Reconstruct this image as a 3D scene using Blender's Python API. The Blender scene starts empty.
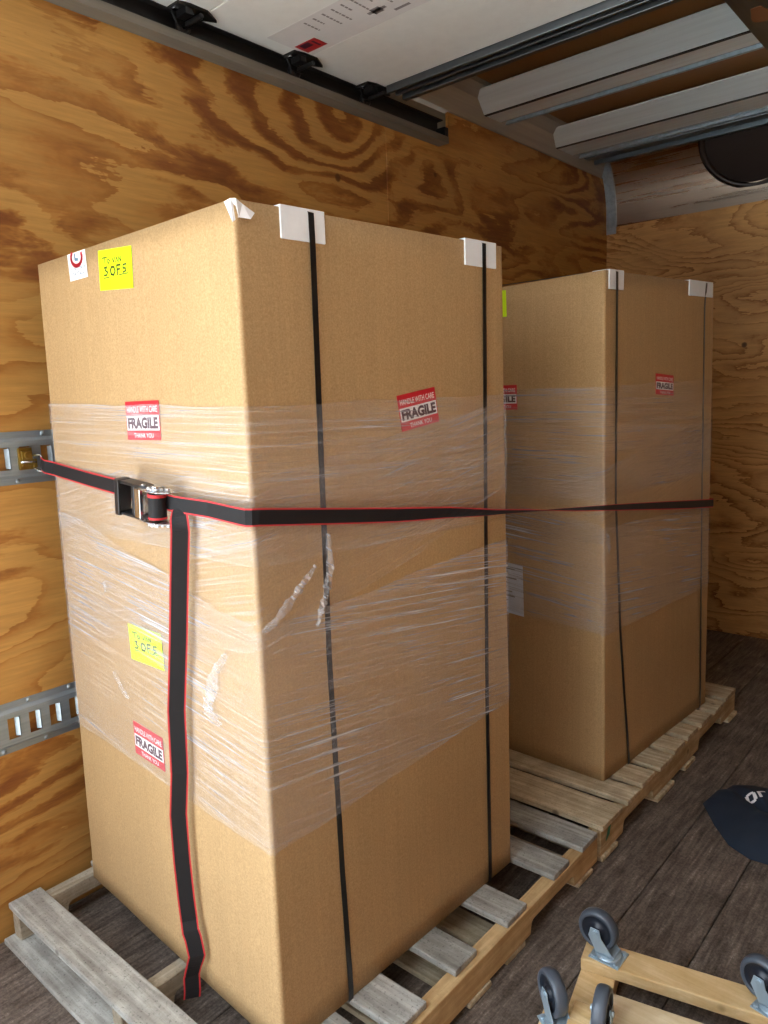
import bpy, bmesh, math, random
from mathutils import Vector, Matrix, noise
random.seed(7)
SC = bpy.context.scene
COL = SC.collection
PI = math.pi
V = Vector

# ------------------------------------------------------------------ camera
cam_d = bpy.data.cameras.new('camera'); cam = bpy.data.objects.new('camera', cam_d); COL.objects.link(cam)
cam_d.sensor_fit = 'HORIZONTAL'; cam_d.sensor_width = 36.0; cam_d.lens = 749.36 / 768 * 36.0
yaw, pitch, roll = 0.7184, -0.1555, -0.0367
fw = V((-math.sin(yaw)*math.cos(pitch), math.cos(yaw)*math.cos(pitch), math.sin(pitch)))
rt = V((math.cos(yaw), math.sin(yaw), 0)); up = rt.cross(fw)
r2 = rt*math.cos(roll) + up*math.sin(roll); u2 = -rt*math.sin(roll) + up*math.cos(roll)
m = Matrix((r2, u2, -fw)).transposed().to_4x4(); m.translation = V((1.890, -0.803, 1.337))
cam.matrix_world = m
cam_d.clip_start = 0.02
SC.camera = cam

# ------------------------------------------------------------------ light and exposure
SKY = 7.5
W = bpy.data.worlds.new('overcast_sky'); SC.world = W; W.use_nodes = True
wn = W.node_tree.nodes; wl = W.node_tree.links
wn.clear()
wo = wn.new('ShaderNodeOutputWorld'); wb = wn.new('ShaderNodeBackground')
wb.inputs['Color'].default_value = (0.84, 0.94, 1.06, 1); wb.inputs['Strength'].default_value = 7.0
wl.new(wb.outputs[0], wo.inputs[0])
# overcast sky: three times brighter overhead than at the horizon
wt = wn.new('ShaderNodeTexCoord'); ws = wn.new('ShaderNodeSeparateXYZ'); wl.new(wt.outputs['Generated'], ws.inputs[0])
wm = wn.new('ShaderNodeMath'); wm.operation = 'MAXIMUM'; wm.inputs[1].default_value = 0; wl.new(ws.outputs[2], wm.inputs[0])
wk = wn.new('ShaderNodeMath'); wk.operation = 'MULTIPLY_ADD'; wk.inputs[1].default_value = SKY*2/3; wk.inputs[2].default_value = SKY/3
wl.new(wm.outputs[0], wk.inputs[0]); wl.new(wk.outputs[0], wb.inputs['Strength'])
pl = bpy.data.lights.new('door_portal', 'AREA'); pl.shape = 'RECTANGLE'; pl.size = 2.34; pl.size_y = 2.3
po = bpy.data.objects.new('door_portal', pl); COL.objects.link(po)
po.location = (1.2, -1.02, 1.17); po.rotation_euler = (-PI/2, 0, 0)   # faces +Y into the truck
pl.cycles.is_portal = True
# sun high over the cab: it lights the yard behind the truck, never the inside
sl = bpy.data.lights.new('sun', 'SUN'); sl.energy = 62.0; sl.angle = .02; sl.color = (.95, .98, 1.0)
so = bpy.data.objects.new('sun', sl); COL.objects.link(so); so.rotation_euler = (math.radians(-30), math.radians(-8), 0)
SC.view_settings.view_transform = 'Standard'; SC.view_settings.look = 'None'
SC.view_settings.gamma = 1.0; SC.view_settings.use_curve_mapping = False
SC.view_settings.exposure = 0.14

# ------------------------------------------------------------------ materials
def new_mat(name):
    mt = bpy.data.materials.new(name); mt.use_nodes = True
    nt = mt.node_tree; nt.nodes.clear()
    out = nt.nodes.new('ShaderNodeOutputMaterial'); b = nt.nodes.new('ShaderNodeBsdfPrincipled')
    nt.links.new(b.outputs[0], out.inputs[0])
    return mt, nt, b, out
def N(nt, t, **kw):
    n = nt.nodes.new('ShaderNode' + t)
    for k, v in kw.items():
        if k in ('inputs',):
            for kk, vv in v.items():
                if hasattr(vv, 'node'): nt.links.new(vv, n.inputs[kk])
                else: n.inputs[kk].default_value = vv
        else: setattr(n, k, v)
    return n
def M_(nt, op, a, b=None, c=None, clamp=False):
    n = nt.nodes.new('ShaderNodeMath'); n.operation = op; n.use_clamp = clamp
    for i, v in enumerate((a, b, c)):
        if v is None: continue
        if hasattr(v, 'node'): nt.links.new(v, n.inputs[i])
        else: n.inputs[i].default_value = v
    return n.outputs[0]
def coords(nt, scale=(1, 1, 1), rot=(0, 0, 0), loc=(0, 0, 0), per_object=False):
    tc = nt.nodes.new('ShaderNodeTexCoord'); mp = nt.nodes.new('ShaderNodeMapping')
    src = tc.outputs['Object']
    if per_object:
        oi = nt.nodes.new('ShaderNodeObjectInfo'); ad = nt.nodes.new('ShaderNodeVectorMath'); ad.operation = 'ADD'
        mu = nt.nodes.new('ShaderNodeMath'); mu.operation = 'MULTIPLY'; mu.inputs[1].default_value = 37.0
        nt.links.new(oi.outputs['Random'], mu.inputs[0])
        nt.links.new(src, ad.inputs[0]); nt.links.new(mu.outputs[0], ad.inputs[1]); src = ad.outputs[0]
    nt.links.new(src, mp.inputs[0])
    mp.inputs['Scale'].default_value = scale; mp.inputs['Rotation'].default_value = rot; mp.inputs['Location'].default_value = loc
    return mp.outputs[0]
def noise_(nt, vec, scale, detail=2, rough=.5, dist=0):
    n = nt.nodes.new('ShaderNodeTexNoise'); nt.links.new(vec, n.inputs['Vector'])
    n.inputs['Scale'].default_value = scale; n.inputs['Detail'].default_value = detail
    n.inputs['Roughness'].default_value = rough; n.inputs['Distortion'].default_value = dist
    return n.outputs['Fac']
def ramp(nt, fac, stops):
    n = nt.nodes.new('ShaderNodeValToRGB'); nt.links.new(fac, n.inputs[0])
    cr = n.color_ramp
    while len(cr.elements) < len(stops): cr.elements.new(.5)
    for e, (p, c) in zip(cr.elements, stops):
        e.position = p; e.color = (c[0], c[1], c[2], 1) if hasattr(c, '__len__') else (c, c, c, 1)
    return n.outputs['Color']
def mix(nt, f, a, b, mode='MIX'):
    n = nt.nodes.new('ShaderNodeMix'); n.data_type = 'RGBA'; n.blend_type = mode
    for i, v in ((0, f), (6, a), (7, b)):
        if hasattr(v, 'node'): nt.links.new(v, n.inputs[i])
        elif i == 0: n.inputs[0].default_value = v
        else: n.inputs[i].default_value = (v[0], v[1], v[2], 1)
    return n.outputs[2]
def bump(nt, b, h, dist, strength=1.0):
    n = nt.nodes.new('ShaderNodeBump'); n.inputs['Distance'].default_value = dist; n.inputs['Strength'].default_value = strength
    nt.links.new(h, n.inputs['Height']); nt.links.new(n.outputs[0], b.inputs['Normal'])
def srgb(r, g, b):
    f = lambda c: ((c/255)/12.92 if c/255 <= .04045 else ((c/255+.055)/1.055)**2.4)
    return (f(r), f(g), f(b))
def plain(name, col, rough=.5, metal=0, bumpscale=None, spec=None):
    mt, nt, b, o = new_mat(name)
    v = coords(nt, per_object=True)
    n = noise_(nt, v, 25, 3, .6)
    c = mix(nt, 1, [x*.85 for x in col], col); nt.nodes[-1].inputs[0].default_value = .5
    nt.links.new(n, nt.nodes[-1].inputs[0])
    nt.links.new(c, b.inputs['Base Color'])
    b.inputs['Roughness'].default_value = rough; b.inputs['Metallic'].default_value = metal
    if spec is not None: b.inputs['Specular IOR Level'].default_value = spec
    if bumpscale: bump(nt, b, noise_(nt, v, bumpscale, 3, .6), .0006, .6)
    return mt

def plywood(name, axis, light, mid, dark, amount=1.0, seed=0, tilt=0.0, bands=11, patch=.47):
    """rotary-cut softwood sheet, grain along world axis 0 (x) or 1 (y)"""
    mt, nt, b, o = new_mat(name)
    rz = 0 if axis == 0 else -PI/2
    # turn the grain direction to texture x, then squash it
    pre = coords(nt, rot=(0, 0, rz), loc=(seed, seed*.37, seed*.71))
    mp = nt.nodes.new('ShaderNodeMapping'); nt.links.new(pre, mp.inputs[0])
    mp.inputs['Scale'].default_value = (.62, 1, 2.1); mp.inputs['Rotation'].default_value = (0, tilt, 0)
    v = mp.outputs[0]
    jm = nt.nodes.new('ShaderNodeMapping'); nt.links.new(pre, jm.inputs[0]); jm.inputs['Scale'].default_value = (3.2, 1, 9)
    jag = noise_(nt, jm.outputs[0], 1.6, 4, .7, .3)
    fib = nt.nodes.new('ShaderNodeMapping'); nt.links.new(pre, fib.inputs[0]); fib.inputs['Scale'].default_value = (5, 1, 75)
    fibn = noise_(nt, fib.outputs[0], 1.5, 4, .65)
    n1 = noise_(nt, v, 1.3, 2, .45, .5)
    f1 = M_(nt, 'ADD', n1, M_(nt, 'ADD', M_(nt, 'MULTIPLY', jag, .09), M_(nt, 'MULTIPLY', fibn, .022)))
    fr = M_(nt, 'FRACT', M_(nt, 'MULTIPLY', f1, bands))
    thin = ramp(nt, fr, [(0, 0.0), (.5, .10), (.80, .45), (.93, .85), (.97, .8), (1.0, 0.0)])
    broad = ramp(nt, fr, [(0, 0.0), (.38, .05), (.50, .75), (.62, 1.0), (.86, .85), (.92, .1)])
    n2 = noise_(nt, v, 2.1, 2, .5, .3)
    pm = M_(nt, 'ADD', n2, M_(nt, 'MULTIPLY', M_(nt, 'SUBTRACT', jag, .5), .35))
    pm = M_(nt, 'MULTIPLY_ADD', pm, 8, -8*patch, clamp=True)
    fade = M_(nt, 'MULTIPLY_ADD', noise_(nt, v, 3.7, 2, .5), 1.8, -.35, clamp=True)
    st = M_(nt, 'ADD', M_(nt, 'MULTIPLY', broad, pm), M_(nt, 'MULTIPLY', M_(nt, 'MULTIPLY', thin, fade), M_(nt, 'SUBTRACT', 1.0, pm)), clamp=True)
    st = M_(nt, 'MULTIPLY', st, amount, clamp=True)
    c = ramp(nt, st, [(0, light), (.4, mid), (1, dark)])
    fb = ramp(nt, fibn, [(.3, .82), (.7, 1.08)])
    c = mix(nt, 1.0, c, fb, 'MULTIPLY')
    big = ramp(nt, noise_(nt, pre, 1.3, 2), [(.3, .86), (.7, 1.08)])
    c = mix(nt, 1.0, c, big, 'MULTIPLY')
    # small knots and scuffs
    kn = nt.nodes.new('ShaderNodeTexVoronoi'); nt.links.new(pre, kn.inputs['Vector']); kn.inputs['Scale'].default_value = 3.1
    kd = ramp(nt, kn.outputs['Distance'], [(.0, 1.0), (.035, .8), (.05, 0.0)])
    c = mix(nt, kd, c, [x*.45 for x in dark])
    nt.links.new(c, b.inputs['Base Color'])
    b.inputs['Roughness'].default_value = .5; b.inputs['Specular IOR Level'].default_value = .35
    bump(nt, b, M_(nt, 'ADD', fibn, M_(nt, 'MULTIPLY', st, .5)), .0012, .5)
    return mt

def lumber(name, axis, light, dark, rough=.75, worn=.5, contrast=1.0):
    """sawn board, grain along world axis 0 or 1, differs from board to board"""
    mt, nt, b, o = new_mat(name)
    v = coords(nt, per_object=True)
    mp = nt.nodes.new('ShaderNodeMapping'); nt.links.new(v, mp.inputs[0])
    mp.inputs['Scale'].default_value = (3, 55, 55) if axis == 0 else (55, 3, 55)
    g = noise_(nt, mp.outputs[0], 1.0, 4, .65, .3)
    blot = noise_(nt, v, 14, 4, .65)
    spk = noise_(nt, v, 170, 2, .7)
    f = M_(nt, 'ADD', M_(nt, 'MULTIPLY', g, .6), M_(nt, 'MULTIPLY', blot, .4))
    c = ramp(nt, f, [(.32, dark), (.5, [(a+d)*.5 for a, d in zip(light, dark)]), (.62, light)])
    oi = nt.nodes.new('ShaderNodeObjectInfo')
    rv = ramp(nt, oi.outputs['Random'], [(0, .84), (1, 1.1)])
    c = mix(nt, 1.0, c, rv, 'MULTIPLY')
    sp = ramp(nt, spk, [(.30, 1-worn), (.42, 1.0)])
    c = mix(nt, 1.0, c, sp, 'MULTIPLY')
    kn = nt.nodes.new('ShaderNodeTexVoronoi'); nt.links.new(v, kn.inputs['Vector']); kn.inputs['Scale'].default_value = 7
    kd = ramp(nt, kn.outputs['Distance'], [(.0, 1.0), (.06, .7), (.10, 0.0)])
    c = mix(nt, kd, c, [x*.5 for x in dark])
    nt.links.new(c, b.inputs['Base Color'])
    b.inputs['Roughness'].default_value = rough; b.inputs['Specular IOR Level'].default_value = .3
    bump(nt, b, M_(nt, 'ADD', g, M_(nt, 'MULTIPLY', spk, .5)), .0015, .6)
    return mt

def cardboard():
    mt, nt, b, o = new_mat('corrugated cardboard')
    v = coords(nt)
    n = noise_(nt, v, 260, 3, .75); big = noise_(nt, v, 3, 3, .5)
    fl = nt.nodes.new('ShaderNodeMapping'); nt.links.new(v, fl.inputs[0]); fl.inputs['Scale'].default_value = (150, 150, 1.2)
    fn = noise_(nt, fl.outputs[0], 1, 2, .5)
    c = ramp(nt, n, [(.3, srgb(160, 129, 88)), (.7, srgb(190, 159, 114))])
    c = mix(nt, 1.0, c, ramp(nt, big, [(.3, .93), (.7, 1.05)]), 'MULTIPLY')
    c = mix(nt, 1.0, c, ramp(nt, fn, [(.3, .955), (.7, 1.03)]), 'MULTIPLY')
    nt.links.new(c, b.inputs['Base Color'])
    b.inputs['Roughness'].default_value = .62; b.inputs['Specular IOR Level'].default_value = .35
    bump(nt, b, M_(nt, 'ADD', M_(nt, 'MULTIPLY', fn, .7), M_(nt, 'MULTIPLY', n, .5)), .0010, .5)
    return mt

def floor_mat():
    mt, nt, b, o = new_mat('worn truck bed planks')
    v = coords(nt)
    mp = nt.nodes.new('ShaderNodeMapping'); nt.links.new(v, mp.inputs[0]); mp.inputs['Scale'].default_value = (70, 7, 1)
    g = noise_(nt, mp.outputs[0], 1, 5, .7, .4)
    blot = noise_(nt, v, 9, 5, .7); fine = noise_(nt, v, 130, 3, .75)
    f = M_(nt, 'ADD', M_(nt, 'MULTIPLY', g, .45), M_(nt, 'ADD', M_(nt, 'MULTIPLY', blot, .25), M_(nt, 'MULTIPLY', fine, .3)))
    c = ramp(nt, f, [(.38, srgb(46, 38, 32)), (.47, srgb(86, 76, 67)), (.56, srgb(116, 104, 95)), (.66, srgb(170, 160, 150))])
    # pale scratches
    mp2 = nt.nodes.new('ShaderNodeMapping'); nt.links.new(v, mp2.inputs[0]); mp2.inputs['Scale'].default_value = (95, 22, 1); mp2.inputs['Rotation'].default_value = (0, 0, .25)
    sc = ramp(nt, noise_(nt, mp2.outputs[0], 1, 3, .6), [(.70, 0.0), (.76, .5)])
    c = mix(nt, sc, c, srgb(176, 168, 160))
    nt.links.new(c, b.inputs['Base Color'])
    b.inputs['Roughness'].default_value = .65; b.inputs['Specular IOR Level'].default_value = .4
    bump(nt, b, f, .004, .7)
    return mt

def metal(name, col, rough, brush_axis=None, dirty=.15, metallic=1.0):
    mt, nt, b, o = new_mat(name)
    v = coords(nt)
    s = [40, 40, 40]
    if brush_axis is not None: s[brush_axis] = 1.5
    mp = nt.nodes.new('ShaderNodeMapping'); nt.links.new(v, mp.inputs[0]); mp.inputs['Scale'].default_value = s
    n = noise_(nt, mp.outputs[0], 1, 4, .65)
    c = ramp(nt, n, [(.3, [x*(1-dirty) for x in col]), (.65, col)])
    nt.links.new(c, b.inputs['Base Color'])
    b.inputs['Metallic'].default_value = metallic
    r = M_(nt, 'MULTIPLY_ADD', n, .18, rough-.08); nt.links.new(r, b.inputs['Roughness'])
    return mt

def film_mat(name, base, streaks, tilt, seed, freq=95):
    mt, nt, b, o = new_mat(name)
    v = coords(nt, loc=(seed, seed, seed))
    sp = nt.nodes.new('ShaderNodeSeparateXYZ'); nt.links.new(v, sp.inputs[0])
    h = M_(nt, 'ADD', sp.outputs[0], sp.outputs[1])
    z = M_(nt, 'MULTIPLY_ADD', h, tilt, sp.outputs[2])
    cb = nt.nodes.new('ShaderNodeCombineXYZ'); nt.links.new(M_(nt, 'MULTIPLY', h, 1.3), cb.inputs[0]); nt.links.new(M_(nt, 'MULTIPLY', z, freq), cb.inputs[2])
    s1 = noise_(nt, cb.outputs[0], 1, 3, .6, .15)
    cb2 = nt.nodes.new('ShaderNodeCombineXYZ'); nt.links.new(M_(nt, 'MULTIPLY', h, 4), cb2.inputs[0]); nt.links.new(M_(nt, 'MULTIPLY', z, freq*2.4), cb2.inputs[2])
    s2 = noise_(nt, cb2.outputs[0], 1, 2, .6, .1)
    big = noise_(nt, v, 3.0, 3, .6)
    l1 = ramp(nt, s1, [(.5, 0.0), (.66, .8)]); l2 = ramp(nt, s2, [(.53, 0.0), (.66, 1.0)])
    bm = ramp(nt, big, [(.38, .15), (.60, 1.0)])
    st = M_(nt, 'MULTIPLY', M_(nt, 'ADD', M_(nt, 'MULTIPLY', l1, .55), M_(nt, 'MULTIPLY', l2, .5)), bm)
    a = M_(nt, 'MULTIPLY_ADD', st, streaks, base, clamp=True)
    b.inputs['Base Color'].default_value = (.70, .72, .76, 1); b.inputs['Roughness'].default_value = .24
    b.inputs['Specular IOR Level'].default_value = .7
    nt.links.new(a, b.inputs['Alpha'])
    bump(nt, b, M_(nt, 'ADD', s1, s2), .0030, .8)
    return mt

PLY_L = plywood('left wall plywood', 1, srgb(202, 154, 84), srgb(178, 122, 58), srgb(134, 80, 38), 1.0, 3.1, .10, 11, .47)
PLY_F = plywood('front wall plywood', 0, srgb(212, 162, 98), srgb(170, 118, 62), srgb(98, 58, 28), 1.0, 8.3, 0, 22, .66)
CARD = cardboard()
FLOOR = floor_mat()
GREY_WOOD = lumber('weathered grey board', 0, srgb(190, 190, 182), srgb(120, 116, 108), .8, .45)
PALE_WOOD = lumber('pale board', 0, srgb(216, 202, 172), srgb(150, 130, 98), .75, .3)
YEL_Y = lumber('fresh yellow stringer', 1, srgb(206, 178, 132), srgb(160, 126, 80), .7, .1)
PALE_Y = lumber('pale stringer', 1, srgb(204, 184, 146), srgb(150, 124, 84), .75, .2)
GREY_Y = lumber('grey stringer', 1, srgb(188, 178, 158), srgb(130, 116, 92), .8, .3)
PINE = lumber('varnished pine', 0, srgb(232, 204, 156), srgb(200, 164, 108), .45, .05)
PINE_P = lumber('pale planed board', 0, srgb(236, 220, 186), srgb(206, 182, 138), .5, .05)
GALV = metal('galvanised steel', srgb(170, 186, 196), .36, 1, .3, .55)
GALV_X = metal('galvanised steel bow', srgb(226, 238, 242), .30, 0, .15, .4)
STEEL_D = metal('dark greasy steel', srgb(58, 60, 62), .5, 1, .4, .6)
ALU = metal('aluminium cap panel', srgb(184, 170, 154), .27, 0, .12, 1.0)
LINER = metal('side rail steel', srgb(170, 168, 160), .45, 1, .2, .3)
ZINC = metal('bright zinc', srgb(214, 220, 226), .25, 2, .1)
CZINC = metal('dull zinc plate', srgb(176, 196, 208), .38, 2, .15, .55)
YZINC = metal('yellow zinc', srgb(186, 160, 84), .35, 2, .4)
BLACK = plain('black plastic', srgb(30, 31, 34), .4, 0, 200)
BLACKM = plain('black painted steel', srgb(24, 24, 25), .4, .3)
RUBBER = plain('grey rubber', srgb(74, 82, 92), .35)
HUBM = plain('dark wheel hub', srgb(26, 32, 42), .35)
DOORW = plain('white door laminate', srgb(228, 229, 226), .45, 0, 40)
PAPER = plain('white paper', srgb(232, 236, 240), .5)
GREYP = plain('grey print', srgb(130, 124, 124), .6)
RED = plain('red print', srgb(206, 34, 48), .5)
DKRED = plain('dark print', srgb(70, 24, 48), .5)
WHITE = plain('white print', srgb(244, 240, 240), .5)
BLUEP = plain('blue grey print', srgb(96, 136, 160), .5)
NEON = plain('neon yellow paper', srgb(214, 255, 0), .6)
INK = plain('marker ink', srgb(46, 60, 30), .6)
SLIPM = plain('packing slip pouch', srgb(216, 226, 242), .3)
PROT = plain('white edge board', srgb(238, 244, 248), .55, 0, 60)
PET = plain('black strapping', srgb(22, 26, 30), .28, 0, 120)
WEBK = plain('black webbing', srgb(12, 12, 17), .75, 0, 500)
WEBR = plain('red webbing edge', srgb(196, 44, 50), .7, 0, 500)
NAVY = plain('navy fabric', srgb(26, 38, 54), .85, 0, 350)
TAPE = plain('torn clear tape', srgb(226, 226, 226), .3)
CEILM = plain('plywood reflection roof sheet', srgb(142, 98, 56), .42)  # brown puts the reflected plywood into the sheet's colour
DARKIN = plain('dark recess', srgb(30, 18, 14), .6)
ASPH = plain('yard concrete', srgb(176, 175, 170), .9, 0, 30)
GREEN = plain('green paint mark', srgb(64, 128, 96), .7)
LENS = plain('frosted lens', srgb(190, 204, 214), .2)

# ------------------------------------------------------------------ helpers
class MB:
    def __init__(s): s.v = []; s.f = []; s.m = []
    def add(s, vs, fs, mi=0):
        o = len(s.v); s.v += [tuple(v) for v in vs]; s.f += [tuple(i+o for i in f) for f in fs]; s.m += [mi]*len(fs); return s
    def hexa(s, c, mi=0):   # 8 corners: bottom 0-3, top 4-7, same order
        return s.add(c, [(3,2,1,0),(4,5,6,7),(0,1,5,4),(1,2,6,5),(2,3,7,6),(3,0,4,7)], mi)
    def box(s, x0, x1, y0, y1, z0, z1, mi=0):
        return s.hexa([(x0,y0,z0),(x1,y0,z0),(x1,y1,z0),(x0,y1,z0),(x0,y0,z1),(x1,y0,z1),(x1,y1,z1),(x0,y1,z1)], mi)
    def cyl(s, c, r, h, axis, n=24, r2=None, mi=0, cap=True):
        axis = V(axis).normalized(); a = axis.orthogonal().normalized(); b = axis.cross(a); c = V(c); r2 = r if r2 is None else r2
        lo = [c + (a*math.cos(2*PI*i/n)+b*math.sin(2*PI*i/n))*r for i in range(n)]
        hi = [c + axis*h + (a*math.cos(2*PI*i/n)+b*math.sin(2*PI*i/n))*r2 for i in range(n)]
        fs = [(i,(i+1)%n,n+(i+1)%n,n+i) for i in range(n)]
        if cap: fs += [tuple(range(n))[::-1], tuple(range(n,2*n))]
        return s.add(lo+hi, fs, mi)
    def lathe(s, c, axis, prof, n=32, mi=0, closed=False):
        axis = V(axis).normalized(); a = axis.orthogonal().normalized(); b = axis.cross(a); c = V(c)
        vs = []; k = len(prof)
        for i in range(n):
            d = a*math.cos(2*PI*i/n)+b*math.sin(2*PI*i/n)
            vs += [c + axis*h + d*r for r, h in prof]
        fs = []
        for i in range(n):
            j = (i+1) % n
            for q in range(k if closed else k-1):
                p = (q+1) % k
                fs.append((i*k+q, j*k+q, j*k+p, i*k+p))
        return s.add(vs, fs, mi)
    def prism(s, poly, d, mi=0):   # planar polygon (list of 3D) extruded by vector d
        n = len(poly); d = V(d)
        vs = [V(p) for p in poly] + [V(p)+d for p in poly]
        return s.add(vs, [tuple(range(n))[::-1], tuple(range(n, 2*n))] + [(i,(i+1)%n,n+(i+1)%n,n+i) for i in range(n)], mi)
    def tube(s, pts, r, n=8, mi=0):
        pts = [V(p) for p in pts]; rings = []
        for i, p in enumerate(pts):
            t = (pts[min(i+1, len(pts)-1)] - pts[max(i-1, 0)]).normalized()
            a = t.orthogonal().normalized(); b = t.cross(a)
            if rings:
                a = (pa - t*pa.dot(t)).normalized(); b = t.cross(a)
            pa = a
            rings.append([p + (a*math.cos(2*PI*k/n)+b*math.sin(2*PI*k/n))*r for k in range(n)])
        vs = [q for r_ in rings for q in r_]
        fs = [(i*n+k, i*n+(k+1)%n, (i+1)*n+(k+1)%n, (i+1)*n+k) for i in range(len(pts)-1) for k in range(n)]
        fs += [tuple(range(n))[::-1], tuple((len(pts)-1)*n+k for k in range(n))]
        return s.add(vs, fs, mi)
def obj(name, mb, mats, parent=None, bevel=0, smooth=False, recalc=True, seg=2):
    off = V((0, 0, 0)); q = parent
    while q is not None: off += q.location; q = q.parent
    me = bpy.data.meshes.new(name)
    me.from_pydata([tuple(V(v)-off) for v in mb.v], [], mb.f)
    if not isinstance(mats, (list, tuple)): mats = [mats]
    for mt in mats: me.materials.append(mt)
    for p, mi in zip(me.polygons, mb.m): p.material_index = mi; p.use_smooth = smooth
    if recalc:
        b = bmesh.new(); b.from_mesh(me); bmesh.ops.recalc_face_normals(b, faces=b.faces); b.to_mesh(me); b.free()
    me.update()
    o = bpy.data.objects.new(name, me); COL.objects.link(o)
    if parent: o.parent = parent
    if bevel:
        bv = o.modifiers.new('bevel', 'BEVEL'); bv.width = bevel; bv.segments = seg; bv.limit_method = 'ANGLE'; bv.angle_limit = .6
    return o
def thing(name, label, cat, loc, group=None):
    o = bpy.data.objects.new(name, None); COL.objects.link(o); o.location = loc; o.empty_display_size = .05
    o['label'] = label; o['category'] = cat
    if group: o['group'] = group
    return o
def tag(o, label, cat, group=None):
    o['label'] = label; o['category'] = cat
    if group: o['group'] = group
    return o
def struct(name, mb, mats, **kw):
    o = obj(name, mb, mats, **kw); o['kind'] = 'structure'; return o
def set_origin(o, loc):   # moves a single mesh's origin without moving the mesh
    loc = V(loc); o.data.transform(Matrix.Translation(-(loc - o.location))); o.location = loc; return o
_texts = {}
def text_shape(body, bold=0.0):
    key = (body, bold)
    if key not in _texts:
        cu = bpy.data.curves.new('lettering', 'FONT'); cu.body = body; cu.size = 1; cu.offset = bold; cu.resolution_u = 3; cu.fill_mode = 'FRONT'
        to = bpy.data.objects.new('lettering', cu); COL.objects.link(to)
        dg = bpy.context.evaluated_depsgraph_get(); me = bpy.data.meshes.new_from_object(to.evaluated_get(dg))
        vs = [v.co.copy() for v in me.vertices]; fs = [tuple(p.vertices) for p in me.polygons]
        x0 = min(v.x for v in vs); x1 = max(v.x for v in vs); y0 = min(v.y for v in vs); y1 = max(v.y for v in vs)
        _texts[key] = ([((v.x-x0)/(x1-x0), (v.y-y0)/(y1-y0)) for v in vs], fs)
        bpy.data.objects.remove(to, do_unlink=True); bpy.data.curves.remove(cu); bpy.data.meshes.remove(me)
    return _texts[key]
class Sheet:
    """a flat sheet with corners TL, TR, BL and outward normal; s to the right, t downwards"""
    def __init__(s, TL, TR, BL, out):
        s.TL, s.TR, s.BL = V(TL), V(TR), V(BL); n = (s.TR-s.TL).cross(s.BL-s.TL).normalized()
        if n.dot(V(out)) < 0: n = -n
        s.n = n
    def p(s, a, t, o=0): return s.TL + (s.TR-s.TL)*a + (s.BL-s.TL)*t + s.n*o
    def slab(s, mb, a0, a1, t0, t1, o0, o1, mi=0):
        c = [s.p(a, t, o) for o in (o0, o1) for a, t in ((a0,t0),(a1,t0),(a1,t1),(a0,t1))]
        return mb.hexa(c, mi)
    def text(s, mb, body, a0, a1, t0, t1, o, mi=0, bold=0.0):
        vs, fs = text_shape(body, bold)
        mb.add([s.p(a0+(a1-a0)*x, t1+(t0-t1)*y, o) for x, y in vs], fs, mi)
    def stroke(s, mb, pts, w, o, mi=0):
        for (a, b), (c, d) in zip(pts[:-1], pts[1:]):
            P, Q = s.p(a, b, o), s.p(c, d, o); q = (Q-P).normalized().cross(s.n)*w*.5; e = (Q-P).normalized()*w*.4
            mb.add([P-q-e, P+q-e, Q+q+e, Q-q+e], [(0,1,2,3)], mi)

# ------------------------------------------------------------------ the truck body
TW, YF, YR = 2.40, 3.328, -1.0
seams = [-1.2] + [0.064 + .1865*k for k in range(-1, 14)]
fl = MB()
xs = [0.0] + [s for s in [.064 + .1865*k for k in range(0, 13)] if s < TW-.02] + [TW]
for a, b_ in zip(xs[:-1], xs[1:]):
    fl.box(a+.0012, b_-.0012, YR-.15, YF, -.03, 0)
fl.box(0, TW, YR-.15, YF, -.06, -.008)
struct('floor', fl, FLOOR, bevel=.0022, seg=1)
lw = MB()
for y0, y1 in ((YR, 1.4435), (1.4465, YF)):
    if y0 < 1: lw.box(-.012, 0, y0, y1, -.06, 2.365)
    else:
        lw.box(-.012, 0, y0, 1.838, -.06, 2.365); lw.box(-.012, 0, 1.8385, YF, -.06, 2.452)
struct('wall_left', lw, PLY_L)
ln = MB()
prof = [(-.02, 2.3), (-.02, 2.452), (-.004, 2.462), (.045, 2.530), (.10, 2.555), (.10, 2.575), (-.04, 2.575), (-.04, 2.3)]
ln.prism([(x, YR, z) for x, z in prof], (0, YF-YR, 0))
struct('trim_1', ln, LINER)
ln = MB(); ln.prism([(TW-x, YR, z) for x, z in prof], (0, YF-YR, 0)); struct('trim_2', ln, LINER)
rw = MB(); rw.box(TW, TW+.012, YR, 1.4435, -.06, 2.452).box(TW, TW+.012, 1.4465, YF, -.06, 2.452)
struct('wall_right', rw, plywood('right wall plywood', 1, srgb(176, 124, 68), srgb(150, 94, 46), srgb(112, 62, 30), 1.0, 13.1, .1, 11, .47))
fwl = MB(); fwl.box(-.012, 1.217, YF, YF+.012, -.06, 2.203).box(1.22, TW+.012, YF, YF+.012, -.06, 2.203)
struct('wall_front', fwl, PLY_F)
ce = MB(); ce.box(-.04, TW+.04, YR, 3.2, 2.575, 2.59)
struct('ceiling', ce, CEILM)
# curved nose cap above the front wall
cp = MB(); arc = [(3.334, 2.17), (3.334, 2.24)] + [(3.334-.19*(1-math.cos(a)), 2.24+.32*math.sin(a)) for a in [k*PI/2/10 for k in range(1, 11)]]
n = len(arc)
vs = [(x, y, z) for x in (-.02, TW+.02) for y, z in arc] + [(x, y+.01, z+.01) for x in (-.02, TW+.02) for y, z in arc]
cp.add(vs, [(i, i+1, n+i+1, n+i) for i in range(n-1)] + [(2*n+i, 2*n+i+1, 3*n+i+1, 3*n+i) for i in range(n-1)])
struct('trim_3', cp, ALU, smooth=True)
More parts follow.
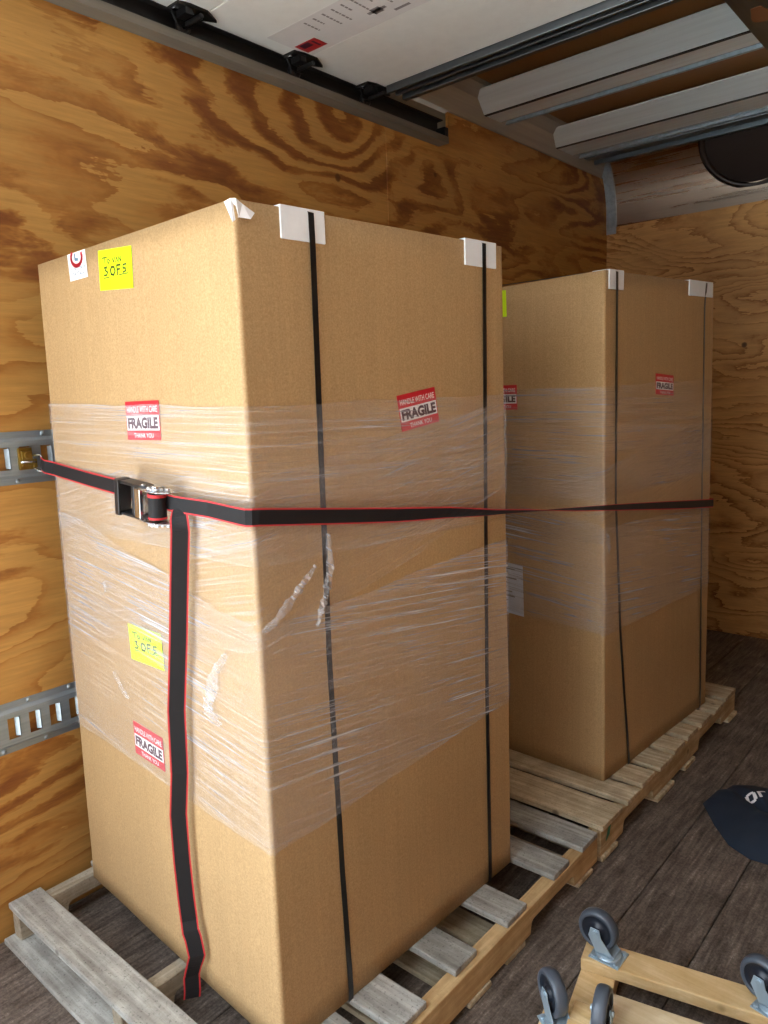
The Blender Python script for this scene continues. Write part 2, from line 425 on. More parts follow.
# bright curved corner casting
cc = MB(); arc2 = [(y-.012, z-.004) for y, z in arc]
for xa, xb, dx in ((.0, .055, 1),):
    vs = [(x, y, z) for x in (xa, xb) for y, z in arc2] + [(x, y+.012, z+.01) for x in (xa, xb) for y, z in arc2]
    cc.add(vs, [(i, i+1, n+i+1, n+i) for i in range(n-1)] + [(2*n+i, 3*n+i, 3*n+i+1, 2*n+i+1) for i in range(n-1)]
           + [(n+i, n+i+1, 3*n+i+1, 3*n+i) for i in range(n-1)] + [(i, 2*n+i, 2*n+i+1, i+1) for i in range(n-1)])
struct('trim_4', cc, GALV, smooth=False)
# rear frame and the yard outside
rf = MB(); rf.box(-.06, 0, YR-.12, YR, -.1, 2.6).box(TW, TW+.06, YR-.12, YR, -.1, 2.6).box(0, TW, YR-.12, YR, 2.42, 2.6)
struct('trim_5', rf, GALV)
gr = MB(); gr.box(-30, 30, -40, 12, -1.15, -1.1); o = struct('ground', gr, ASPH)
bd = MB(); bd.box(3.6, 9, -25, 8, -1.1, 6.5); struct('sky_blocker', bd, plain('dark blocker', srgb(92, 76, 68), .9, 0, 30))  # unseen block added to cut sky light from the right

# roof bows (hat sections) : rear flange, black strip for groove shade, face, recess, lip
def bow(y0, y1, y2, y3, label, z=2.492, zf=2.545):
    t = thing('roof_bow', label, 'roof bow', (TW/2, y1, z), 'steel bows across the roof')
    xa, xb = .019, TW-.019
    a = MB(); a.prism([(xa, y0, zf), (xa, y1-.007, z), (xa, y1-.007, z+.004), (xa, y0, zf+.004)], (xb-xa, 0, 0)); obj('rear_flange', a, GALV_X, t)
    a = MB(); a.box(xa, xb, y1-.006, y1+.007, z-.0035, z+.02); obj('groove_shade', a, BLACKM, t)  # black strip stands in for the shade in the groove
    a = MB(); a.prism([(xa, y1+.007, z+.004), (xa, y1+.010, z-.002), (xa, y2, z-.002), (xa, y2, z+.05), (xa, y1+.007, z+.05)], (xb-xa, 0, 0)); obj('face', a, GALV_X, t, bevel=.002)
    a = MB(); a.prism([(xa, y2, z+.012), (xa, y3-.016, z+.012), (xa, y3-.016, z), (xa, y3, z), (xa, y3, z+.07), (xa, y2, z+.07)], (xb-xa, 0, 0)); obj('front_lip', a, GALV, t)
    return t
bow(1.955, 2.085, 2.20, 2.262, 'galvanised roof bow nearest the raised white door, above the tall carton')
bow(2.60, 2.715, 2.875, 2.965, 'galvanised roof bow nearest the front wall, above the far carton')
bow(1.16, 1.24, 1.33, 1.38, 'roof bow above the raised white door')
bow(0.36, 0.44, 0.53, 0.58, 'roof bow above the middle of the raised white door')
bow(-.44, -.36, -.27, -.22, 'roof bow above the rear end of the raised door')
hd = MB()
hd.box(.03, TW-.03, 2.985, 3.035, 2.492, 2.56).box(.03, TW-.03, 3.035, 3.10, 2.506, 2.56).box(.03, TW-.03, 3.10, 3.125, 2.486, 2.56).box(.03, TW-.03, 3.125, 3.17, 2.500, 2.58)
o = struct('trim_6', hd, metal('header steel', srgb(128, 142, 150), .4, 0, .2), bevel=.003)

# round dark vent in the nose cap
t = thing('roof_vent', 'dark round vent set into the curved panel above the front wall', 'vent', (.75, 3.2, 2.43))
ax = V((0, -.78, -.62)).normalized(); c = V((.77, 3.205, 2.462))
a = MB(); a.lathe(c, ax, [(.225, -.01), (.235, .012), (.215, .016), (.205, -.004)], 48, closed=True); obj('rim', a, plain('dark rim', srgb(44, 34, 30), .45), t, smooth=True)
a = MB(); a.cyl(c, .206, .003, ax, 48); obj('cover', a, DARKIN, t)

# centre bracket plate under the bows
t = thing('door_spring_bracket', 'grey steel plate with a painted brown wood reflection hanging under the roof bows', 'bracket', (1.17, 1.9, 2.46))
a = MB(); a.box(1.10, 1.25, 1.50, 2.165, 2.445, 2.452).box(1.10, 1.106, 1.50, 2.165, 2.452, 2.49).box(1.244, 1.25, 1.50, 2.165, 2.452, 2.49)
obj('plate', a, metal('plate steel', srgb(120, 122, 118), .45, 1, .3), t, bevel=.002)
a = MB(); vs = []
pts = [(1.158+.028*math.cos(q)*(1+.25*math.sin(3*q)), 1.87+.07*math.sin(q)*(1+.2*math.cos(2*q))) for q in [2*PI*k/20 for k in range(20)]]
a.prism([(x, y, 2.4435) for x, y in pts], (0, 0, .0016)); obj('reflection_patch', a, plain('reflected wood brown', srgb(120, 74, 40), .6), t)  # brown patch paints the wood reflected in the plate
# dome light just past the door
t = thing('dome_light', 'small round dome light on the roof past the raised door', 'lamp', (.885, 1.50, 2.53))
a = MB(); a.lathe((.895, 1.515, 2.575), (0, 0, -1), [(.0, 0), (.062, 0), (.062, .10), (.054, .105), (.05, .098)], 40); obj('rim', a, ZINC, t, smooth=True)
a = MB(); a.lathe((.895, 1.515, 2.575), (0, 0, -1), [(.052, .098), (.035, .112), (.0, .118)], 40); obj('lens', a, LENS, t, smooth=True)

# ------------------------------------------------------------------ raised roll-up door
dr = bpy.data.objects.new('door_1', None); COL.objects.link(dr); dr.location = (1.2, .2, 2.39); dr['kind'] = 'structure'
dr['label'] = 'white roll-up door raised flat under the roof'
py = [1.335, .985, .602, .225, -.15, -.525, -.9]
for k in range(6):
    a = MB(); a.box(.035, TW-.035, py[k+1]+.0015, py[k]-.0015, 2.388, 2.408); obj('door_panel', a, DOORW, dr, bevel=.002)
a = MB()
a.box(.10, TW-.10, 1.338, 1.352, 2.366, 2.41).box(.10, TW-.10, 1.352, 1.44, 2.386, 2.41).box(.10, TW-.10, 1.425, 1.447, 2.368, 2.41).box(.10, TW-.10, 1.385, 1.397, 2.372, 2.40)
obj('end_rail', a, metal('end rail steel', srgb(110, 116, 120), .42, 0, .35), dr, bevel=.002)
for side in (0, 1):
    fx = (lambda x: x) if side == 0 else (lambda x: TW-x)
    for y, k in ((.560, 0), (.975, 1), (1.31, 2), (.225, 0), (-.15, 1), (-.525, 0)):
        a = MB()
        prof = [(.034, y-.055), (.088, y-.055), (.098, y-.02), (.098, y+.035), (.07, y+.085), (.052, y+.05), (.034, y+.045)]
        a.prism([(fx(px), q, 2.380) for px, q in prof], (0, 0, .008))
        a.prism([(fx(.040), y-.05, 2.380), (fx(.040), y+.03, 2.380), (fx(.040), y+.02, 2.352), (fx(.040), y-.03, 2.350)], (fx(.006)-fx(0), 0, 0))
        a.cyl((fx(.014), y, 2.358), .007, abs(.10), (1 if side == 0 else -1, 0, 0), 12)
        a.box(*sorted((fx(.05), fx(.092))), y-.035, y-.01, 2.362, 2.381)
        h = obj('hinge', a, BLACKM, dr, bevel=.001)
        a = MB(); a.lathe((fx(.018), y, 2.358), (1 if side == 0 else -1, 0, 0), [(.008, 0), (.020, 0), (.023, .004), (.023, .012), (.018, .016), (.008, .016)], 24, closed=True); obj('roller', a, BLACK, h, smooth=True)
        for sx, sy in ((.062, y+.035), (.075, y+.0), (.06, y-.045)):
            a = MB(); a.cyl((fx(sx), sy, 2.3805), .0075, .004, (0, 0, -1), 12); obj('screw', a, ZINC, h)
# white label on the door
S = Sheet((.09, .81, 2.3875), (.09, .985, 2.3875), (.62, .81, 2.3875), (0, 0, -1))
a = MB(); S.slab(a, 0, 1, 0, 1, 0, .0004)
sg = obj('paper_label', a, plain('label paper', srgb(214, 212, 212), .5), dr)
a = MB()
rr = random.Random(3)
for q in range(11):
    t0 = .26 + .068*q; L = rr.uniform(.35, .78)
    x = .1
    while x < L:
        w = rr.uniform(.03, .09); S.slab(a, x, min(x+w, L), t0, t0+.012, .0004, .0007); x += w+.02
S.slab(a, .55, .72, .60, .66, .0004, .0007); S.slab(a, .60, .67, .57, .69, .0004, .0007); S.slab(a, .80, .86, .70, .80, .0004, .0007)
obj('small_print', a, GREYP, sg)
a = MB(); S.slab(a, .56, .88, .025, .185, .0004, .0009); obj('red_panel', a, plain('deep red label', srgb(168, 40, 44), .5), sg)
a = MB(); S.slab(a, .60, .74, .05, .12, .0009, .0012); S.slab(a, .62, .82, .14, .155, .0009, .0012); obj('panel_print', a, DKRED, sg)
# door tracks
for side in (0, 1):
    fx = (lambda x: x) if side == 0 else (lambda x: TW-x)
    nm = 'left' if side == 0 else 'right'
    t = thing('door_track', 'dark steel roller channel under the white door on the %s wall' % nm, 'door track', (fx(.02), .4, 2.31))
    a = MB(); prof = [(.001, 2.312), (.046, 2.312), (.046, 2.322), (.043, 2.322), (.043, 2.316), (.005, 2.316), (.005, 2.392), (.032, 2.392), (.032, 2.396), (.001, 2.396)]
    a.prism([(fx(x), YR+.05, z) for x, z in prof], (0, 1.76-YR-.05, 0)); obj('channel', a, STEEL_D, t)
    a = MB(); a.prism([(fx(x), YR+.05, z) for x, z in [(.001, 2.306), (.052, 2.306), (.052, 2.330), (.049, 2.330), (.049, 2.311), (.001, 2.311)]], (0, 1.77-YR-.05, 0)); obj('mounting_angle', a, metal('worn angle steel', srgb(132, 128, 118), .5, 1, .3, .2), t)
    a = MB(); a.box(*sorted((fx(.006), fx(.05))), 1.745, 1.772, 2.316, 2.365); obj('end_stop', a, BLACKM, t, bevel=.003)

# ------------------------------------------------------------------ E-track
def etrack(zc, label, slots0):
    t = thing('cargo_track', label, 'cargo track', (0, 1.1, zc), 'slotted steel cargo tracks on the left wall')
    H = .0645
    a = MB(); y0, y1 = YR+.02, 3.30
    # outer flanges and sloping shoulders
    for sgn in (1, -1):
        z = lambda q: zc + sgn*q
        prof = [(.0, z(H)), (.003, z(H)), (.004, z(.049)), (.0125, z(.041)), (.0125, z(.033)), (.0105, z(.033)), (.0105, z(.040)), (.002, z(.047)), (.0, z(.047))]
        a.prism([(x, y0, zz) for x, zz in prof], (0, y1-y0, 0))
    pitch, wslot, hs = .0527, .029, .0275
    k = -20
    yy = y0
    while True:
        ys = slots0 + k*pitch - wslot/2; k += 1
        if ys < y0+.01: continue
        if ys + wslot > y1-.01: break
        a.box(.0105, .0125, yy, ys, zc-.0335, zc+.0335)
        a.box(.0105, .0125, ys, ys+wslot, zc+hs, zc+.0335); a.box(.0105, .0125, ys, ys+wslot, zc-.0335, zc-hs)
        a.box(.0030, .0125, ys+wslot, ys+wslot+.002, zc-hs, zc+hs)          # turned-in slot edge
        a.prism([(.0125, ys+wslot-.001, zc-hs+.003), (.0125, ys+wslot+.001, zc-hs+.003), (.005, ys+wslot-.008, zc-hs+.003), (.004, ys+wslot-.009, zc-hs+.003)], (0, 0, 2*hs-.006))
        yy = ys + wslot
    a.box(.0105, .0125, yy, y1, zc-.0335, zc+.0335)
    obj('rail', a, GALV, t)
    q = -.16
    y = YR + .10
    i = 0
    while y < 1.0:
        for sgn in (1, -1):
            a = MB(); a.lathe((.003, y + (.035 if sgn < 0 else 0), zc+sgn*.0565), (1, 0, 0), [(.0062, 0), (.005, .0025), (.0025, .0036), (0, .004)], 14)
            obj('rivet', a, GALV, t, smooth=True)
        y += .107; i += 1
    return t
etrack(.547, 'lower galvanised slotted cargo track on the plywood wall, nothing hooked to it', -.089)
etrack(1.2155, 'upper galvanised slotted cargo track on the plywood wall, black strap hooked in it', -.040)

# ------------------------------------------------------------------ cartons
class Carton:
    """bot/top: corners near-left, near-right, far-right, far-left"""
    def __init__(s, bot, top): s.b = [V(p) for p in bot]; s.t = [V(p) for p in top]
    def corners(s, z):
        k = []
        for a, b_ in zip(s.b, s.t):
            f = (z - a.z)/(b_.z - a.z); k.append(a.lerp(b_, f))
        return k
    def ring(s, z, off=0, r=.008, seg=4, div=12):
        c = [V((p.x, p.y, z)) for p in s.corners(z)]; out = []
        for i in range(4):
            p = c[i]; a = (c[i-1]-p).normalized(); d = (c[(i+1) % 4]-p).normalized()
            out_n = -(a+d).normalized()
            R = r + max(off, 0)
            ctr = p + (a+d)*r
            n1 = (a*0 - d).normalized(); n2 = (-a).normalized()
            # outward normals of the two sides meeting here
            na = V((a.y, -a.x, 0)); na = na if na.dot(out_n) > 0 else -na
            nd = V((d.y, -d.x, 0)); nd = nd if nd.dot(out_n) > 0 else -nd
            for k in range(seg+1):
                q = k/seg; nn = (na*(1-q) + nd*q).normalized(); out.append(ctr + nn*(r+off))
            # side points on the way to the next corner
            p2 = c[(i+1) % 4]; e = (p2-p)
            L = e.length
            out.append(p + e*((r+.003)/L) + nd*off)
            for k in range(2, div-1):
                q = k/div; out.append(p + e*((r + (L-2*r)*q)/L) + nd*off)
            out.append(p + e*((L-r-.003)/L) + nd*off)
        return out
def build_carton_body(ct, name, parent, amp=.0016, seed=0):
    a = MB(); zs0 = min(p.z for p in ct.b); zs1 = [p.z for p in ct.t]; nz = 30; rings = []
    for i in range(nz+1):
        q = i/nz
        base = []
        z = zs0 + (sum(zs1)/4 - zs0)*q
        rg = ct.ring(z)
        # top plane may tilt
        rg2 = []
        for p in rg:
            tz = ct.b[0].z + (ct_top(ct, p.x, p.y) - ct.b[0].z)*q
            d = amp*noise.noise(V((p.x*5+seed, p.y*5, p.z*4)))
            cdir = V((p.x - sum(c.x for c in ct.b)/4, p.y - sum(c.y for c in ct.b)/4, 0)).normalized()
            rg2.append(V((p.x, p.y, tz)) + cdir*d)
        rings.append(rg2)
    n = len(rings[0]); vs = [p for r_ in rings for p in r_]
    fs = [(i*n+k, i*n+(k+1) % n, (i+1)*n+(k+1) % n, (i+1)*n+k) for i in range(nz) for k in range(n)]
    fs += [tuple(range(n))[::-1], tuple(nz*n+k for k in range(n))]
    a.add(vs, fs)
    o = obj(name, a, CARD, parent, smooth=True)
    for p in o.data.polygons:
        if abs(p.normal.z) > .8: p.use_smooth = False
    return o
def ct_top(ct, x, y):
    t = ct.t; P0 = t[0]; n = (t[1]-P0).cross(t[3]-P0)
    return P0.z - (n.x*(x-P0.x) + n.y*(y-P0.y))/n.z
def film_band(ct, parent, mat, zb, zt, off, name='film_layer', seed=0, rows=10):
    """zb/zt: heights at the four corners NL, NR, FR, FL"""
    a = MB(); div, seg = 14, 4; per = (seg+1) + (div-1)
    def zz(zl, k):
        i = k // per; j = k % per; q = max(0, (j-seg))/div
        return zl[i]*(1-q) + zl[(i+1) % 4]*q
    n = 4*per; vs = []
    for r_ in range(rows+1):
        for k in range(n):
            z = zz(zb, k) + (zz(zt, k)-zz(zb, k))*r_/rows
            z += .006*noise.noise(V((k*.35+seed, r_*.3, seed))) if r_ in (0, rows) else 0
            rg = ct.ring(z, off, .008, seg, div)[k]
            base = ct.ring(z, 0, .008, seg, div)[k]
            nn = (rg-base).normalized()
            vs.append(rg + nn*.0006*abs(noise.noise(V((k*.9+seed*3, z*20, 1)))))
    fs = [(i*n+k, i*n+(k+1) % n, (i+1)*n+(k+1) % n, (i+1)*n+k) for i in range(rows) for k in range(n)]
    a.add(vs, fs)
    return obj(name, a, mat, parent, smooth=True)
def sticker_fragile(parent, TL, TR, BL, out, dull=False):
    S = Sheet(TL, TR, BL, out)
    a = MB(); S.slab(a, 0, 1, 0, 1, 0.0002, .0008); st = obj('fragile_sticker', a, RED, parent)
    a = MB(); S.slab(a, .02, .98, .37, .75, .0008, .0010); obj('white_block', a, WHITE, st)
    a = MB(); S.text(a, 'HANDLE WITH CARE', .05, .95, .13, .29, .0011, bold=.01); obj('upper_lettering', a, WHITE, st, recalc=False)
    a = MB(); S.text(a, 'THANK YOU', .22, .80, .82, .94, .0011, bold=.01); obj('lower_lettering', a, WHITE, st, recalc=False)
    a = MB(); S.text(a, 'FRAGILE', .05, .95, .41, .71, .0012, bold=.055); obj('dark_lettering', a, DKRED, st, recalc=False)
    return st
def sticker_neon(parent, TL, TR, BL, out, full=True):
    S = Sheet(TL, TR, BL, out)
    a = MB(); S.slab(a, 0, 1, 0, 1, .0002, .0007); st = obj('neon_note', a, NEON, parent)
    a = MB(); w = .0032; o = .001
    # handwriting: TO VAN / 3 OF 5
    S.stroke(a, [(.12,.2),(.27,.19)], w*.7, o); S.stroke(a, [(.19,.2),(.20,.34)], w*.7, o)
    S.stroke(a, [(.30,.24),(.28,.30),(.32,.35),(.35,.28),(.30,.24)], w*.7, o)
    S.stroke(a, [(.43,.23),(.47,.33),(.51,.22)], w*.7, o); S.stroke(a, [(.53,.34),(.56,.22),(.60,.33)], w*.7, o); S.stroke(a, [(.63,.34),(.63,.22),(.69,.33),(.69,.21)], w*.7, o)
    S.stroke(a, [(.17,.45),(.25,.43),(.20,.51),(.27,.56),(.23,.63),(.16,.63)], w, o)
    S.stroke(a, [(.40,.44),(.36,.52),(.38,.62),(.45,.64),(.50,.55),(.47,.45),(.40,.44)], w*1.2, o)
    S.stroke(a, [(.57,.64),(.56,.42),(.66,.41)], w*1.2, o); S.stroke(a, [(.57,.52),(.64,.51)], w*1.1, o)
    S.stroke(a, [(.84,.41),(.75,.42),(.74,.50),(.81,.51),(.82,.57),(.74,.60)], w, o)
    S.stroke(a, [(.14,.70),(.30,.69)], w*.6, o); S.stroke(a, [(.62,.65),(.88,.63)], w*.6, o)
    obj('handwriting', a, INK, st, recalc=False)
    return st
def edge_protector(ct, parent, y0, y1, drop, far=False):
    # angle board over the top edge of the +X face, y along the face
    def face(y, z):
        c = ct.corners(z); f = (y-c[1].y)/(c[2].y-c[1].y); return c[1].x + (c[2].x-c[1].x)*f
    a = MB()
    zt0 = ct_top(ct, face(y0, 1.6), y0); zt1 = ct_top(ct, face(y1, 1.6), y1)
    th = .004
    P = []
    for y, zt in ((y0, zt0), (y1, zt1)):
        xf = face(y, zt-.02) + .0005
        P.append([(xf, y, zt-drop), (xf+th, y, zt-drop), (xf+th, y, zt+th), (xf-.05, y, zt+th), (xf-.05, y, zt+.0005), (xf, y, zt+.0005)])
    n = 6; a.add(P[0]+P[1], [tuple(range(n)), tuple(range(n, 2*n))[::-1]] + [(i, (i+1) % n, n+(i+1) % n, n+i) for i in range(n)])
    return obj('edge_protector', a, PROT, parent, bevel=.0012)
def strapping(ct, parent, pts_y, zdeck_bottom, w=.0135, off=.0055, underx=None):
    """pts_y: (z, y) along the +X face; the band goes over the top and down behind, and under the deck"""
    def face(y, z):
        c = ct.corners(z); f = (y-c[1].y)/(c[2].y-c[1].y); return c[1].x + (c[2].x-c[1].x)*f
    def back(y, z):
        c = ct.corners(z); f = (y-c[0].y)/(c[3].y-c[0].y); return c[0].x + (c[3].x-c[0].x)*f
    path = []
    zt = ct_top(ct, face(pts_y[0][1], 1.6), pts_y[0][1]); y0 = pts_y[0][1]
    xb = back(y0, zt)
    path.append((xb-.004, y0, zdeck_bottom+.004)); path.append((xb-.004, y0, zt-.03)); path.append((xb+.02, y0, zt+.0052))
    path.append((face(y0, zt)-.012, y0, zt+.0056)); path.append((face(y0, zt)+.0065, y0, zt-.002))
    for z, y in pts_y:
        o_ = .0068 if z > zt-.075 else .0016
        if z < .2: o_ = .006
        path.append((face(y, z)+o_, y, z))
    path.append((face(pts_y[-1][1], .1)+.004, pts_y[-1][1], zdeck_bottom))
    a = MB(); th = .0009; vs = []
    P = [V(p) for p in path]
    for i, p in enumerate(P):
        t_ = (P[min(i+1, len(P)-1)]-P[max(i-1, 0)]).normalized(); sd = V((0, 1, 0)); sd = (sd - t_*sd.dot(t_)).normalized(); nn = t_.cross(sd)
        vs += [p-sd*w/2-nn*th/2, p+sd*w/2-nn*th/2, p+sd*w/2+nn*th/2, p-sd*w/2+nn*th/2]
    fs = []
    for i in range(len(P)-1):
        for k in range(4): fs.append((i*4+k, i*4+(k+1) % 4, (i+1)*4+(k+1) % 4, (i+1)*4+k))
    fs += [(3,2,1,0), tuple((len(P)-1)*4+k for k in range(4))]
    a.add(vs, fs)
    return obj('strapping_band', a, PET, parent)
def wrinkle(ct_face, parent, pts, width, seed, mat, name='film_wrinkle', amp=.006):
    """crumpled ridge of film; ct_face(u,z,off) gives a point on the face"""
    a = MB(); rows = 5; rr = random.Random(seed); P = pts
    fine = []
    for (u0, z0), (u1, z1) in zip(P[:-1], P[1:]):
        for k in range(6): fine.append((u0+(u1-u0)*k/6, z0+(z1-z0)*k/6))
    fine.append(P[-1]); vs = []
    L = len(fine)
    for i, (u_, z_) in enumerate(fine):
        wv = width*(.35+.65*math.sin(PI*(i+.5)/L))*(rr.uniform(.6, 1.2) if amp > .002 else 1)
        d = (fine[min(i+1, L-1)][0]-fine[max(i-1, 0)][0], fine[min(i+1, L-1)][1]-fine[max(i-1, 0)][1]); dl = math.hypot(*d) or 1
        nx, nz = -d[1]/dl, d[0]/dl
        for k in range(rows):
            q = (k/(rows-1)-.5)
            h = .0065 + (amp*rr.random() if 0 < k < rows-1 else 0)
            vs.append(ct_face(u_+nx*wv*q, z_+nz*wv*q, h))
    fs = [(i*rows+k, i*rows+k+1, (i+1)*rows+k+1, (i+1)*rows+k) for i in range(L-1) for k in range(rows-1)]
    a.add(vs, fs); return obj(name, a, mat, parent, recalc=False)

F_A = film_mat('stretch film flat', .08, .62, .02, 0.0, 130)
F_B = film_mat('stretch film slanted', .11, .95, .10, 5.0, 100)
F_C = film_mat('stretch film crossing', .05, .55, -.22, 9.0, 130)
F_W = film_mat('crumpled film', .22, .75, .6, 2.0, 60)

# --- near carton
A = Carton([(.089,.033,.107), (.899,-.015,.107), (.926,.761,.107), (.118,.806,.107)], [(.123,.036,1.659), (.879,.010,1.659), (.941,.728,1.659), (.178,.76,1.659)])
TA = thing('wrapped_carton', 'near tall cardboard carton, film wrapped, red-edged black strap and ratchet across it', 'carton', (.5, .39, .107), 'tall film-wrapped cardboard cartons on pallets')
build_carton_body(A, 'cardboard_box', TA)
def on_front(ct):
    def f(u_, z_, off=0):
        c = ct.corners(z_); a, b_ = c[0], c[1]; q = (u_-a.x)/(b_.x-a.x); p = a.lerp(b_, q); e = (b_-a).normalized(); nn = V((e.y, -e.x, 0)); return V((p.x, p.y, z_)) + nn*off
    return f
def on_side(ct):
    def f(u_, z_, off=0):
        c = ct.corners(z_); a, b_ = c[1], c[2]; q = (u_-a.y)/(b_.y-a.y); p = a.lerp(b_, q); e = (b_-a).normalized(); nn = V((e.y, -e.x, 0)); return V((p.x, p.y, z_)) + nn*off
    return f
fA, sA = on_front(A), on_side(A)
o1 = .0012
sticker_fragile(TA, fA(.482, 1.341, o1), fA(.611, 1.342, o1), fA(.482, 1.264, o1), (0,-1,0))
sticker_fragile(TA, fA(.400, .633, o1), fA(.527, .629, o1), fA(.401, .556, o1), (0,-1,0))
sticker_fragile(TA, sA(.367, 1.333, o1), sA(.482, 1.349, o1), sA(.380, 1.260, o1), (1,0,0))
sticker_neon(TA, fA(.422, 1.646, o1), fA(.553, 1.636, o1), fA(.418, 1.568, o1), (0,-1,0))
sticker_neon(TA, fA(.414, .861, o1), fA(.552, .865, o1), fA(.419, .782, o1), (0,-1,0))
# warning sticker with a red ring
S = Sheet(fA(.285, 1.658, o1), fA(.366, 1.658, o1), fA(.289, 1.602, o1), (0,-1,0))
a = MB(); S.slab(a, 0, 1, 0, 1, .0002, .0007); st = obj('warning_sticker', a, WHITE, TA)
a = MB()
ringp = [(.5+.30*math.cos(q), .20+.30*math.sin(q)) for q in [PI*k/10-.3 for k in range(14)]]
S.stroke(a, ringp, .0085, .001); obj('red_ring', a, RED, st, recalc=False)
a = MB(); S.stroke(a, [(.42,.08),(.42,.26),(.56,.28)], .006, .0011)
S.text(a, 'DO NOT DROP', .10, .92, .55, .67, .001, bold=.01); S.text(a, 'OR STACK', .20, .85, .72, .86, .001, bold=.01); obj('blue_lettering', a, BLUEP, st, recalc=False)
edge_protector(A, TA, .100, .198, .052); edge_protector(A, TA, .588, .696, .052)
strapping(A, TA, [(1.60,.165), (1.32,.164), (.84,.155), (.4,.158), (.13,.160)], .1072)
strapping(A, TA, [(1.60,.650), (1.06,.655), (.6,.654), (.13,.655)], .1072)
# torn tape on the top near corner
a = MB(); z = 1.659
c0 = A.corners(1.65)[1]
a.add([V((c0.x-.022, c0.y-.0012, z-.001)), V((c0.x-.004, c0.y-.0016, z+.001)), V((c0.x-.002, c0.y-.0016, z-.036)), V((c0.x-.012, c0.y-.0014, z-.018)),
       V((c0.x+.0018, c0.y+.005, z+.001)), V((c0.x+.0020, c0.y+.009, z-.028)), V((c0.x+.0020, c0.y+.018, z-.006)), V((c0.x+.010, c0.y+.036, z-.019)), V((c0.x+.011, c0.y+.026, z-.030))],
      [(0,3,2,1), (1,2,5,4), (4,5,6), (6,5,8,7)])
tp = obj('torn_tape', a, TAPE, TA, recalc=False); sm = tp.modifiers.new('thick', 'SOLIDIFY'); sm.thickness = .0008
# stretch film
sf = bpy.data.objects.new('stretch_film', None); COL.objects.link(sf); sf.parent = TA
film_band(A, sf, F_A, [1.05, 1.05, 1.03, 1.05], [1.345, 1.325, 1.328, 1.34], .0042, seed=1)
film_band(A, sf, F_C, [.78, .90, 1.12, .95], [1.20, 1.20, 1.315, 1.25], .0054, seed=2)
film_band(A, sf, F_B, [.545, .515, .565, .55], [1.10, .935, .985, 1.05], .0048, seed=3)
wrinkle(sA, sf, [(.165, 1.085), (.166, 1.02), (.150, .965), (.125, .915)], .022, 5, F_W)
wrinkle(sA, sf, [(.13, 1.03), (.08, .985), (.03, .945), (.0, .935)], .022, 6, F_W)
wrinkle(fA, sf, [(.80, .880), (.755, .835), (.725, .765), (.715, .745), (.765, .728)], .036, 8, F_W)
wrinkle(fA, sf, [(.34, .735), (.37, .70), (.40, .685)], .02, 9, F_W)
wrinkle(fA, sf, [(.33, .945), (.335, .92)], .012, 10, F_W)

wrinkle(sA, sf, [(.01, .905), (.20, .955), (.42, 1.01), (.72, 1.115)], .014, 12, F_C, amp=.0015)
wrinkle(sA, sf, [(.02, .892), (.30, .888), (.70, .872)], .010, 13, F_C, amp=.0015)

# --- far carton
B = Carton([(.150,1.312,.111), (.944,1.280,.111), (.996,2.078,.111), (.205,2.11,.111)], [(.150,1.345,1.655), (.929,1.287,1.664), (.990,2.046,1.680), (.205,2.10,1.671)])
TB = thing('wrapped_carton', 'far cardboard carton behind the near one, film wrapped, strap edge crossing it', 'carton', (.57, 1.7, .111), 'tall film-wrapped cardboard cartons on pallets')
build_carton_body(B, 'cardboard_box', TB, seed=20)
fB, sB = on_front(B), on_side(B)
sticker_fragile(TB, fB(.505, 1.352, o1), fB(.628, 1.352, o1), fB(.508, 1.274, o1), (0,-1,0))
sticker_fragile(TB, sB(1.604, 1.372, o1), sB(1.732, 1.364, o1), sB(1.606, 1.306, o1), (1,0,0))
sticker_neon(TB, fB(.455, 1.652, o1), fB(.588, 1.649, o1), fB(.458, 1.570, o1), (0,-1,0))
S = Sheet(fB(.50, .775, o1), fB(.649, .765, o1), fB(.505, .604, o1), (0,-1,0))
a = MB(); S.slab(a, 0, 1, 0, 1, .0002, .0012); st = obj('packing_slip', a, SLIPM, TB)
a = MB()
for q in range(9): S.slab(a, .1, .1+.75*random.Random(q).uniform(.5, 1), .10+.09*q, .125+.09*q, .0012, .0014)
obj('slip_print', a, GREYP, st)
edge_protector(B, TB, 1.306, 1.390, .052); edge_protector(B, TB, 1.835, 2.025, .048)
strapping(B, TB, [(1.60,1.345), (1.0,1.350), (.545,1.385), (.13,1.435)], .088)
strapping(B, TB, [(1.60,1.966), (.9,1.986), (.13,2.008)], .1112)
sf = bpy.data.objects.new('stretch_film', None); COL.objects.link(sf); sf.parent = TB
film_band(B, sf, F_A, [1.0, 1.0, 1.02, 1.0], [1.345, 1.335, 1.350, 1.34], .0042, seed=11)
film_band(B, sf, F_C, [.88, .87, .90, .9], [1.12, 1.10, 1.22, 1.15], .0054, seed=12)
film_band(B, sf, F_B, [.64, .585, .585, .6], [1.05, .92, .90, 1.0], .0048, seed=13)
wrinkle(sB, sf, [(1.29, .90), (1.30, .875), (1.30, .84)], .018, 15, F_W)

